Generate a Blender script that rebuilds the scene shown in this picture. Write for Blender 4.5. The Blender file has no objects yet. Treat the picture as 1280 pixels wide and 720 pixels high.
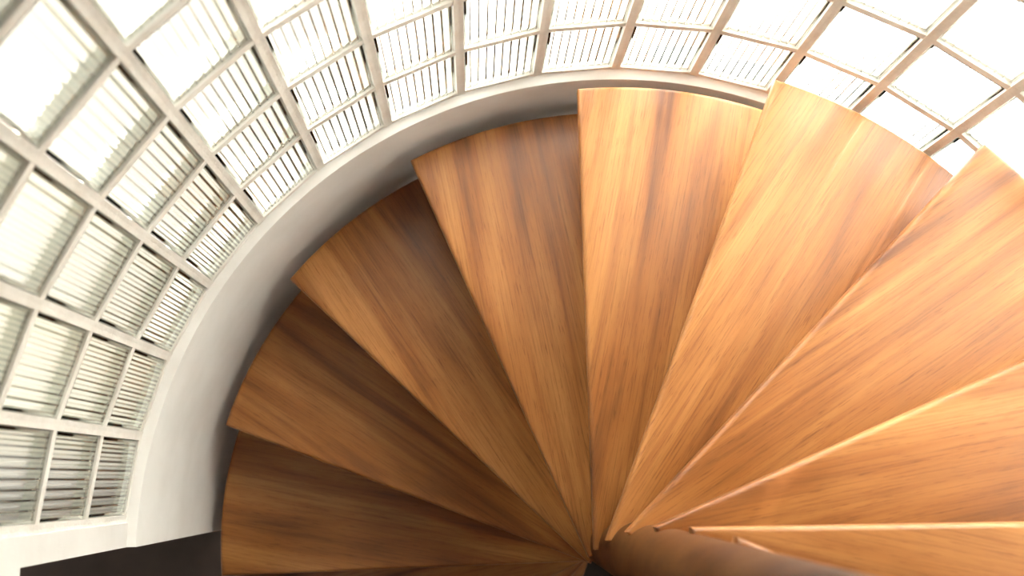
import bpy, bmesh, math, random
from mathutils import Matrix, Vector
random.seed(7)
S = 1.35                                   # model units of the survey -> metres
# ------------------------------------------------------------------ camera
scene = bpy.context.scene
C = scene.collection
cam_d = bpy.data.cameras.new('camera'); cam = bpy.data.objects.new('camera', cam_d); C.objects.link(cam)
cam.matrix_world = Matrix(((0.99849375, -0.04976516, -0.02310103, -0.24412 * S),
                           (0.04567048, 0.98721785, -0.1526929, 0.09477 * S),
                           (0.03040454, 0.15140788, 0.98800365, 1.98293 * S),
                           (0, 0, 0, 1)))
cam_d.sensor_width = 36; cam_d.lens = 1561.6 / 1280 * 36
cam_d.clip_start = 0.05
cam_d.dof.use_dof = True; cam_d.dof.focus_distance = 2.62; cam_d.dof.aperture_fstop = 3.2
scene.camera = cam
# ------------------------------------------------------------------ sky and exposure
world = bpy.data.worlds.new('sky'); scene.world = world; world.use_nodes = True
wb = world.node_tree.nodes['Background']
wb.inputs[0].default_value = (1.0, 0.985, 0.965, 1); wb.inputs[1].default_value = 1.8
sun_d = bpy.data.lights.new('sun', 'SUN'); sun = bpy.data.objects.new('sun', sun_d); C.objects.link(sun)
sun_d.energy = 88.0; sun_d.angle = math.radians(2); sun_d.color = (1.0, 0.965, 0.91)
sun.rotation_euler = Vector((math.cos(math.radians(60)), math.sin(math.radians(60)), math.tan(math.radians(32)))).to_track_quat('Z', 'Y').to_euler()
vs = scene.view_settings
vs.view_transform = 'Standard'; vs.look = 'None'; vs.gamma = 1; vs.use_curve_mapping = False; vs.exposure = 0
scene.cycles.use_denoising = True
scene.cycles.max_bounces = 16; scene.cycles.transmission_bounces = 14; scene.cycles.diffuse_bounces = 5
scene.cycles.caustics_refractive = True; scene.cycles.caustics_reflective = True
scene.cycles.blur_glossy = 1.0
# ------------------------------------------------------------------ survey numbers
R = 0.77812 * S                            # block joints, inner face
A0 = math.radians(179.357)                 # first vertical joint, beside the jamb
DPHI = 0.16704
PITCH = 0.2 * S
RL = R - 0.016 * S; ZL = -0.010 * S        # plaster face under the blocks, its top edge
RT = 0.73789 * S; Z4 = 0.03161 * S; RISE = 0.14279 * S; DTH = 0.39568; TH4 = 1.64307; OFF = 0.05361 * S
RPOLE = 0.047 * S
AJ = math.radians(182.45)                  # end of the wall at the doorway
ZHEAD = 0.455 * S
ZFLOOR = Z4 - 8 * RISE
NCOL, NROW = 22, 6
JOINT = 0.0185
DEPTH = 0.045
# ------------------------------------------------------------------ material helpers
def mat(name):
    m = bpy.data.materials.new(name); m.use_nodes = True
    nt = m.node_tree; b = nt.nodes['Principled BSDF']
    return m, nt, b
def node(nt, kind, **kw):
    n = nt.nodes.new(kind)
    for k, v in kw.items(): setattr(n, k, v)
    return n
def ramp(nt, stops):
    r = node(nt, 'ShaderNodeValToRGB'); e = r.color_ramp.elements
    e[0].position, e[0].color = stops[0][0], (*stops[0][1], 1)
    e[1].position, e[1].color = stops[-1][0], (*stops[-1][1], 1)
    for p, c in stops[1:-1]:
        q = e.new(p); q.color = (*c, 1)
    return r
def mix(nt, fac, a, b, blend='MIX'):
    n = node(nt, 'ShaderNodeMix', data_type='RGBA', blend_type=blend)
    for s, v in ((0, fac), (6, a), (7, b)):
        if hasattr(v, 'is_linked'): nt.links.new(v, n.inputs[s])
        elif isinstance(v, (int, float)): n.inputs[s].default_value = v
        else: n.inputs[s].default_value = (*v, 1)
    return n.outputs[2]
def noise(nt, vec, scale, detail=4, rough=0.55, dist=0.0, mapscale=None):
    if mapscale:
        mp = node(nt, 'ShaderNodeMapping'); mp.inputs['Scale'].default_value = mapscale
        nt.links.new(vec, mp.inputs[0]); vec = mp.outputs[0]
    n = node(nt, 'ShaderNodeTexNoise'); nt.links.new(vec, n.inputs['Vector'])
    n.inputs['Scale'].default_value = scale; n.inputs['Detail'].default_value = detail
    n.inputs['Roughness'].default_value = rough; n.inputs['Distortion'].default_value = dist
    return n.outputs['Fac']
def plaster(name, base, dirt, scale=9, amount=0.5, bump=0.06, rough=0.75):
    m, nt, b = mat(name)
    tc = node(nt, 'ShaderNodeTexCoord').outputs['Object']
    n1 = noise(nt, tc, scale, 6)
    r = ramp(nt, [(0.35, dirt), (0.35 + amount * 0.5, base)]); nt.links.new(n1, r.inputs[0])
    nt.links.new(r.outputs[0], b.inputs['Base Color'])
    b.inputs['Roughness'].default_value = rough
    bp = node(nt, 'ShaderNodeBump'); bp.inputs['Strength'].default_value = bump; bp.inputs['Distance'].default_value = 0.01
    nt.links.new(noise(nt, tc, scale * 9, 5), bp.inputs['Height']); nt.links.new(bp.outputs[0], b.inputs['Normal'])
    return m
M_WHITE = plaster('white_plaster', (0.86, 0.845, 0.82), (0.80, 0.78, 0.75), 6, 0.5, 0.05, 0.6)
M_MORTAR = plaster('mortar', (0.86, 0.83, 0.78), (0.76, 0.72, 0.66), 14, 0.5, 0.25, 0.85)
M_GROUND = plaster('pale_paving', (0.13, 0.125, 0.12), (0.10, 0.097, 0.092), 2, 0.5, 0.1, 0.9)
M_FLOOR = plaster('dark_floor', (0.15, 0.105, 0.08), (0.11, 0.08, 0.06), 5, 0.5, 0.1, 0.5)
M_SHADE_FLOOR = plaster('shade_black_floor', (0.03, 0.025, 0.022), (0.02, 0.017, 0.015), 5, 0.5, 0.1, 0.6)  # well floor: shade put into the colour, near black stops light bouncing up
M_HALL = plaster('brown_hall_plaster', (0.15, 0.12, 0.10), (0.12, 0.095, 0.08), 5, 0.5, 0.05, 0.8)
M_HOUSE = plaster('olive_render', (0.15, 0.135, 0.085), (0.10, 0.09, 0.055), 5, 0.5, 0.2, 0.9)

def glass_material():
    m, nt, b = mat('ribbed_glass')
    nt.nodes.remove(b)
    g = node(nt, 'ShaderNodeBsdfGlass'); g.inputs['Color'].default_value = (0.985, 0.988, 0.975, 1)
    g.inputs['Roughness'].default_value = 0.0; g.inputs['IOR'].default_value = 1.47
    nt.links.new(g.outputs[0], nt.nodes['Material Output'].inputs['Surface'])
    return m
M_GLASS = glass_material()
def satin_material():
    m, nt, b = mat('satin_glass'); nt.nodes.remove(b)
    g = node(nt, 'ShaderNodeBsdfTransparent'); g.inputs['Color'].default_value = (0.95, 0.96, 0.93, 1)
    t = node(nt, 'ShaderNodeBsdfTranslucent'); t.inputs['Color'].default_value = (0.80, 0.80, 0.79, 1)
    mx = node(nt, 'ShaderNodeMixShader'); mx.inputs[0].default_value = 0.78
    nt.links.new(g.outputs[0], mx.inputs[1]); nt.links.new(t.outputs[0], mx.inputs[2])
    nt.links.new(mx.outputs[0], nt.nodes['Material Output'].inputs['Surface'])
    return m
M_SATIN = satin_material()
def clear_material():
    m, nt, b = mat('clear_outer_glass'); nt.nodes.remove(b)
    g = node(nt, 'ShaderNodeBsdfTransparent'); g.inputs['Color'].default_value = (0.98, 0.985, 0.97, 1)
    t = node(nt, 'ShaderNodeBsdfGlossy'); t.inputs['Roughness'].default_value = 0.02
    mx = node(nt, 'ShaderNodeMixShader'); mx.inputs[0].default_value = 0.06
    nt.links.new(g.outputs[0], mx.inputs[1]); nt.links.new(t.outputs[0], mx.inputs[2])
    nt.links.new(mx.outputs[0], nt.nodes['Material Output'].inputs['Surface'])
    return m
M_CLEAR = clear_material()
M_SIDE, _nt, _b = mat('coated_glass_edge')
_b.inputs['Base Color'].default_value = (0.82, 0.85, 0.79, 1); _b.inputs['Roughness'].default_value = 0.5

def wood_material(name, dark=1.0, rough_lo=0.30, rough_hi=0.48):
    m, nt, b = mat(name)
    tc = node(nt, 'ShaderNodeTexCoord').outputs['Object']
    oi = node(nt, 'ShaderNodeObjectInfo')
    mul = node(nt, 'ShaderNodeVectorMath', operation='SCALE'); mul.inputs[0].default_value = (37.0, 53.0, 11.0)
    nt.links.new(oi.outputs['Random'], mul.inputs['Scale'])
    add = node(nt, 'ShaderNodeVectorMath', operation='ADD')
    nt.links.new(tc, add.inputs[0]); nt.links.new(mul.outputs[0], add.inputs[1])
    v = add.outputs[0]
    band = noise(nt, v, 1.0, 3, 0.5, 0.7, (1.1, 9, 6))         # broad figure
    fig = noise(nt, v, 1.0, 6, 0.62, 0.25, (1.5, 46, 20))        # streaks
    fibre = noise(nt, v, 1.0, 5, 0.7, 0.0, (5, 260, 120))       # fine fibre
    blot = noise(nt, v, 3.0, 3, 0.5, 0.2)
    r1 = ramp(nt, [(0.28, (0.115, 0.032, 0.008)), (0.45, (0.31, 0.114, 0.028)), (0.68, (0.46, 0.205, 0.063))])
    nt.links.new(band, r1.inputs[0])
    r2 = ramp(nt, [(0.32, (0.55, 0.46, 0.40)), (0.52, (1, 1, 1)), (0.72, (1.0, 1.0, 1.0))]); nt.links.new(fig, r2.inputs[0])
    c = mix(nt, 0.55, r1.outputs[0], r2.outputs[0], 'MULTIPLY')
    r3 = ramp(nt, [(0.33, (0.50, 0.42, 0.36)), (0.50, (1, 1, 1))]); nt.links.new(fibre, r3.inputs[0])
    c = mix(nt, 0.62, c, r3.outputs[0], 'MULTIPLY')
    r4 = ramp(nt, [(0.35, (0.80, 0.76, 0.72)), (0.6, (1, 1, 1))]); nt.links.new(blot, r4.inputs[0])
    c = mix(nt, 0.8, c, r4.outputs[0], 'MULTIPLY')
    pore = noise(nt, v, 1.0, 2, 0.5, 0.0, (26, 480, 120))       # short open pores
    r5 = ramp(nt, [(0.60, (1, 1, 1)), (0.70, (0.55, 0.45, 0.38))]); nt.links.new(pore, r5.inputs[0])
    c = mix(nt, 0.7, c, r5.outputs[0], 'MULTIPLY')
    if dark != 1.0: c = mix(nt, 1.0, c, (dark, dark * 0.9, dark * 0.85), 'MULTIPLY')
    nt.links.new(c, b.inputs['Base Color'])
    rr = node(nt, 'ShaderNodeMapRange'); rr.inputs[3].default_value = rough_lo; rr.inputs[4].default_value = rough_hi
    nt.links.new(blot, rr.inputs[0]); nt.links.new(rr.outputs[0], b.inputs['Roughness'])
    b.inputs['Specular IOR Level'].default_value = 0.4
    bp = node(nt, 'ShaderNodeBump'); bp.inputs['Strength'].default_value = 0.08; bp.inputs['Distance'].default_value = 0.002
    nt.links.new(fibre, bp.inputs['Height']); nt.links.new(bp.outputs[0], b.inputs['Normal'])
    return m
M_WOOD = wood_material('varnished_wood')
M_SHADED_POST = wood_material('shaded_newel_wood', 0.26, 0.4, 0.55)  # tread wood darkened for the post, its shade put into the colour
M_SHADED_POST.node_tree.nodes['Principled BSDF'].inputs['Specular IOR Level'].default_value = 0.12
# ------------------------------------------------------------------ mesh helpers
def link(name, me, material, parent=None, smooth=None):
    o = bpy.data.objects.new(name, me); C.objects.link(o)
    if material is not None and not me.materials: me.materials.append(material)
    if parent is not None: o.parent = parent
    if smooth is not None:
        for f in me.polygons: f.use_smooth = True
        me.set_sharp_from_angle(angle=math.radians(smooth))
    return o
def from_bm(bm, name):
    bmesh.ops.recalc_face_normals(bm, faces=bm.faces)
    me = bpy.data.meshes.new(name); bm.to_mesh(me); bm.free(); return me
def prism(bm, pts, z0, z1):
    lo = [bm.verts.new((x, y, z0)) for x, y in pts]; hi = [bm.verts.new((x, y, z1)) for x, y in pts]
    bm.faces.new(lo[::-1]); bm.faces.new(hi)
    n = len(pts)
    for i in range(n): bm.faces.new((lo[i], lo[(i + 1) % n], hi[(i + 1) % n], hi[i]))
def box(bm, x0, x1, y0, y1, z0, z1): prism(bm, [(x0, y0), (x1, y0), (x1, y1), (x0, y1)], z0, z1)
def pol(r, a): return (r * math.cos(a), r * math.sin(a))
def revolve(bm, prof, a0, a1, n):
    """closed profile [(r, z)] swept from a0 to a1, ends capped"""
    rings = []
    for k in range(n + 1):
        a = a0 + (a1 - a0) * k / n
        rings.append([bm.verts.new((*pol(r, a), z)) for r, z in prof])
    m = len(prof)
    for k in range(n):
        for j in range(m):
            bm.faces.new((rings[k][j], rings[k][(j + 1) % m], rings[k + 1][(j + 1) % m], rings[k + 1][j]))
    bm.faces.new(rings[0]); bm.faces.new(rings[-1][::-1])
def tag(o, label, cat=None, kind=None, group=None):
    o['label'] = label
    if cat: o['category'] = cat
    if kind: o['kind'] = kind
    if group: o['group'] = group
    return o
# ------------------------------------------------------------------ the glass block wall
def jv(i): return Vector(pol(R, A0 - i * DPHI))
ZTOP = NROW * PITCH; ZCEIL = 3.0
bm = bmesh.new()
for i in range(NCOL + 1):                                    # upright joints
    V = jv(i); tl = (jv(i - 1) - V).normalized(); tr = (jv(i + 1) - V).normalized()
    nl = Vector((-tl.y, tl.x)); nr = Vector((tr.y, -tr.x))
    if nl.dot(V) < 0: nl = -nl
    if nr.dot(V) < 0: nr = -nr
    a, b = V + tl * JOINT / 2, V + tr * JOINT / 2
    prism(bm, [tuple(a), tuple(V), tuple(b), tuple(b + nr * DEPTH), tuple(V + V.normalized() * DEPTH), tuple(a + nl * DEPTH)], -0.004, ZTOP)
CH = (jv(0) - jv(1)).length
for i in range(NCOL):                                        # level joints
    p, q = jv(i), jv(i + 1); t = (q - p).normalized(); n = (p + q).normalized()
    for j in range(NROW + 1):
        e = 0.0015
        a, b = p + t * (JOINT / 2 - 0.001) + n * e, q - t * (JOINT / 2 - 0.001) + n * e
        z0, z1 = j * PITCH - JOINT / 2, j * PITCH + JOINT / 2
        if j == 0: z0 = -0.004
        prism(bm, [tuple(a), tuple(b), tuple(b + n * (DEPTH - 0.003)), tuple(a + n * (DEPTH - 0.003))], z0, z1)
wall = tag(link('wall_outer', from_bm(bm, 'mortar_grid'), M_MORTAR),
           'curved wall of ribbed glass blocks laid in grey mortar around the stairs', 'wall', 'structure')

def block_mesh():
    """glass block: x along the wall, y outward, z up; origin at the middle of the inner face.
    front pane with upright ribs on its back, satin rear pane with level ribs, coated glass sides"""
    w, h = (CH - JOINT) / 2 - 0.0006, (PITCH - JOINT) / 2 - 0.0006
    bm = bmesh.new()
    y0, y1 = 0.003, DEPTH - 0.004
    # front pane: flat, rounded room side, ribbed cavity side
    t = 0.007; nf = 9 * 8
    cw, chh = w - t, h - t
    def ring(x, z, y): return [bm.verts.new((sx * x, y, sz * z)) for sx, sz in ((-1, -1), (1, -1), (1, 1), (-1, 1))]
    r0 = ring(w - 0.006, h - 0.006, y0); r1 = ring(w - 0.0018, h - 0.0018, y0 + 0.0018); r2 = ring(w, h, y0 + 0.006)
    bm.faces.new(r0)
    for p, q in ((r0, r1), (r1, r2)):
        for k in range(4): bm.faces.new((p[k], p[(k + 1) % 4], q[(k + 1) % 4], q[k]))
    yf = y0 + 0.009
    r3 = ring(w, h, yf + 0.0009)
    for k in range(4): bm.faces.new((r2[k], r2[(k + 1) % 4], r3[(k + 1) % 4], r3[k])).material_index = 2
    fr = []
    for k in range(nf + 1):
        x = -w + 2 * w * k / nf
        y = yf + 0.0009 * math.cos(2 * math.pi * k / 8)
        fr.append((r3[0] if k == 0 else r3[1] if k == nf else bm.verts.new((x, y, -h)),
                   r3[3] if k == 0 else r3[2] if k == nf else bm.verts.new((x, y, h))))
    for k in range(nf): bm.faces.new((fr[k][0], fr[k + 1][0], fr[k + 1][1], fr[k][1]))
    bm.faces.new([f[0] for f in fr]).material_index = 2; bm.faces.new([f[1] for f in fr]).material_index = 2
    # rear pane
    nb = 22 * 6; yb = y1 - 0.007
    bk = []
    for k in range(nb + 1):
        z = -h + 2 * h * k / nb
        y = yb - 0.0017 * math.cos(2 * math.pi * k / 6)
        bk.append((bm.verts.new((-w, y, z)), bm.verts.new((w, y, z))))
    o = [bm.verts.new((sx * w, y1, sz * h)) for sx, sz in ((-1, -1), (1, -1), (1, 1), (-1, 1))]
    rear = [bm.faces.new((bk[k][0], bk[k + 1][0], bk[k + 1][1], bk[k][1])) for k in range(nb)]
    rear.append(bm.faces.new(o))
    rear.append(bm.faces.new([bk[0][0], bk[0][1], o[1], o[0]])); rear.append(bm.faces.new([bk[-1][0], bk[-1][1], o[2], o[3]]))
    rear.append(bm.faces.new([k[0] for k in bk] + [o[3], o[0]])); rear.append(bm.faces.new([k[1] for k in bk] + [o[2], o[1]]))
    for k, f in enumerate(rear): f.material_index = 1 if k < nb else 3
    # sides: a tube with wall thickness
    ya, yz = yf + 0.0026, yb - 0.0019
    e0, e1, i0, i1 = ring(w, h, ya), ring(w, h, yz), ring(cw, chh, ya), ring(cw, chh, yz)
    for k in range(4):
        n = (k + 1) % 4
        for f in ((e0[k], e0[n], e1[n], e1[k]), (i0[k], i0[n], i1[n], i1[k]), (e0[k], e0[n], i0[n], i0[k]), (e1[k], e1[n], i1[n], i1[k])):
            bm.faces.new(f).material_index = 2
    bmesh.ops.recalc_face_normals(bm, faces=bm.faces)
    rib = {f for f in bm.faces if len(f.verts) == 4 and abs(f.normal.y) > 0.5 and f.material_index < 2 and f.calc_area() < w * h * 0.3}
    bmesh.ops.split_edges(bm, edges=[e for e in bm.edges if sum(f in rib for f in e.link_faces) == 1])   # crisp rim, rounded ribs
    for f in bm.faces: f.smooth = f in rib
    me = bpy.data.meshes.new('glass_block'); bm.to_mesh(me); bm.free()
    for m in (M_GLASS, M_SATIN, M_SIDE, M_CLEAR): me.materials.append(m)
    return me
blk = block_mesh()
for i in range(NCOL):
    p, q = jv(i), jv(i + 1); c = (p + q) / 2; n = c.normalized()
    for j in range(NROW):
        o = link('glass_block', blk, None, wall)
        o.location = (c.x + n.x * random.uniform(0, 0.0015), c.y + n.y * random.uniform(0, 0.0015), (j + 0.5) * PITCH)
        o.rotation_euler = (0, 0, math.atan2(n.y, n.x) - math.pi / 2)
# ------------------------------------------------------------------ plaster under, beside and opposite the blocks
AEND = A0 - NCOL * DPHI
bm = bmesh.new()
revolve(bm, [(R + 0.001, -0.004), (R + DEPTH + 0.03, -0.004), (R + DEPTH + 0.03, ZFLOOR), (RL, ZFLOOR), (RL, ZL - 0.003), (RL + 0.0015, ZL)], AJ, AEND, 150)
tag(link('wall_lower', from_bm(bm, 'lower_wall'), M_WHITE, smooth=30), 'white plastered curved wall with a sloping sill below the glass blocks', 'wall', 'structure')
bm = bmesh.new()
revolve(bm, [(R - 0.004, -0.004), (R + DEPTH + 0.03, -0.004), (R + DEPTH + 0.03, ZCEIL), (R - 0.004, ZCEIL)], A0 + JOINT * 0.35 / R, AJ, 4)
tag(link('wall_jamb', from_bm(bm, 'jamb'), M_WHITE, smooth=30), 'narrow white plaster strip between the lowest glass blocks and the doorway', 'wall', 'structure')
ADOOR = math.radians(232)
bm = bmesh.new()
revolve(bm, [(R - 0.004, ZHEAD), (R + 0.11, ZHEAD), (R + 0.11, ZCEIL), (R - 0.004, ZCEIL)], AJ, ADOOR, 30)
tag(link('wall_header', from_bm(bm, 'header'), M_WHITE, smooth=30), 'white plaster wall above the dark doorway', 'wall', 'structure')
bm = bmesh.new()
revolve(bm, [(RL, ZFLOOR), (R + 0.11, ZFLOOR), (R + 0.11, ZCEIL), (RL, ZCEIL)], ADOOR, AEND + 2 * math.pi, 60)  # unseen enclosure, brown so it throws little fill on the lower treads
tag(link('wall_back', from_bm(bm, 'back_wall'), M_HALL, smooth=30), 'unseen wall closing the stairwell opposite the glass blocks, brown to keep it dim', 'wall', 'structure')
bm = bmesh.new(); prism(bm, [pol(R + 0.25, 2 * math.pi * k / 64) for k in range(64)], ZCEIL, ZCEIL + 0.12)  # unseen lid added to keep overhead light out, brown against bounce
tag(link('ceiling', from_bm(bm, 'well_ceiling'), M_HALL), 'unseen round brown ceiling added over the stairwell to block light from above', 'ceiling', 'structure')
bm = bmesh.new(); revolve(bm, [(R, ZTOP), (R + DEPTH, ZTOP), (R + DEPTH, ZCEIL), (R, ZCEIL)], A0, AEND, 64)  # unseen wall added in place of higher blocks, keeps steep light off low treads
tag(link('wall_upper', from_bm(bm, 'upper_wall'), M_HALL, smooth=30), 'unseen brown wall added above the top course of glass blocks to cut high light', 'wall', 'structure')
bm = bmesh.new()
prism(bm, [pol(RL - 0.004, math.radians(190 + 82 * k / 40)) for k in range(41)] + [(0.0, -0.09), (-0.11, -0.01), (-RL + 0.01, -0.01)], Z4 + 8 * RISE - 0.12, Z4 + 8 * RISE)  # unseen slab, added and shaped to shade the lowest treads
tag(link('floor_landing', from_bm(bm, 'landing'), M_WOOD), 'unseen brown wooden landing at the head of the spiral stairs, added to shade the treads below', 'landing', 'structure')
# hall behind the doorway and the house it belongs to
yj = R * math.sin(AJ) - 0.001
bm = bmesh.new(); box(bm, -2.9, -R - 0.115, yj + 0.02, yj + 0.15, ZFLOOR, 3.2)
tag(link('wall_house', from_bm(bm, 'house_wall'), M_HOUSE), 'olive rendered house wall outside, seen darkly through the lowest glass blocks', 'wall', 'structure')
bm = bmesh.new()
box(bm, -2.9, -R - 0.115, yj - 0.02, yj + 0.018, ZFLOOR, ZHEAD)
box(bm, -2.35, -2.25, -1.2, yj - 0.022, ZFLOOR + 0.75, ZHEAD)  # unseen end wall, shaped with a low gap to light only the floor
box(bm, -2.8, -0.72, -1.3, -1.2, ZFLOOR, ZHEAD)
tag(link('wall_hall', from_bm(bm, 'hall_wall'), M_HALL), 'brown plastered walls of the dim hall behind the doorway', 'wall', 'structure')
bm = bmesh.new(); box(bm, -2.9, -R - 0.115, -1.3, yj + 0.018, ZHEAD + 0.002, ZHEAD + 0.1)
tag(link('ceiling_hall', from_bm(bm, 'hall_ceiling'), M_HALL), 'ceiling of the dim hall behind the doorway', 'ceiling', 'structure')
bm = bmesh.new(); box(bm, -1.05, 1.3, -1.3, 1.3, ZFLOOR - 0.08, ZFLOOR)
tag(link('floor', from_bm(bm, 'floor'), M_SHADE_FLOOR), 'floor at the foot of the spiral stairs, coloured near black to deepen the shade', 'floor', 'structure')
bm = bmesh.new(); box(bm, -2.9, -1.052, -1.3, 0.2, ZFLOOR - 0.08, ZFLOOR)
tag(link('floor_hall', from_bm(bm, 'hall_floor'), M_FLOOR), 'dull brown floor of the dim hall behind the doorway', 'floor', 'structure')
bm = bmesh.new(); box(bm, -40, 40, -40, 40, ZFLOOR - 0.3, ZFLOOR - 0.1)
tag(link('ground', from_bm(bm, 'ground'), M_GROUND), 'pale paving outside, bright behind the glass blocks', 'ground', 'structure')
# ------------------------------------------------------------------ the stairs
stair = bpy.data.objects.new('spiral_staircase', None); C.objects.link(stair); stair.location = (0, 0, ZFLOOR)
stair.empty_display_size = 0.3
tag(stair, 'spiral staircase of varnished brown wooden wedge treads round a wooden post', 'staircase')
TH = 0.042
GRAIN = -DTH * 0.55
def tread_mesh():
    """nose along angle 0 turned by -GRAIN so that local x follows the grain; top at z = 0"""
    a = -GRAIN; b = a - DTH - math.radians(4.5)
    pts = []
    n_edge = 6
    no = Vector(pol(RT, a + math.asin(OFF / RT))); ni = Vector(pol(OFF, a + math.pi / 2))
    for k in range(n_edge): pts.append(tuple(no.lerp(ni, k / n_edge)))
    pts.append(tuple(ni)); pts.append((0.004, 0.0)); pts.append(pol(OFF * 0.5, b - math.pi / 2))
    bo = b - math.asin(OFF * 0.5 / RT)
    for k in range(24): pts.append(pol(RT, bo + (a + math.asin(OFF / RT) - bo) * k / 24))
    bm = bmesh.new(); prism(bm, pts, -TH, 0)
    bmesh.ops.recalc_face_normals(bm, faces=bm.faces)
    es = [e for e in bm.edges if abs(e.verts[0].co.z - e.verts[1].co.z) < 1e-6 and e.is_manifold]
    bmesh.ops.bevel(bm, geom=es, offset=0.009, segments=3, profile=0.5, affect='EDGES')
    return from_bm(bm, 'tread')
tm = tread_mesh()
for k in range(-3, 12):
    t = link('tread', tm, M_WOOD, stair, 35)
    t.location = (0, 0, Z4 + (k - 4) * RISE - ZFLOOR)
    t.rotation_euler = (0, 0, TH4 - (k - 4) * DTH + GRAIN)
bm = bmesh.new()
prism(bm, [pol(RPOLE, 2 * math.pi * k / 48) for k in range(48)], 0.0, 1.9 - ZFLOOR)
top = [e for e in bm.edges if all(v.co.z > 1.8 - ZFLOOR for v in e.verts)]
bmesh.ops.bevel(bm, geom=top, offset=0.03, segments=5, profile=0.5, affect='EDGES')                  # rounded head
np_ = link('newel_post', from_bm(bm, 'newel_post'), M_SHADED_POST, stair, 30)
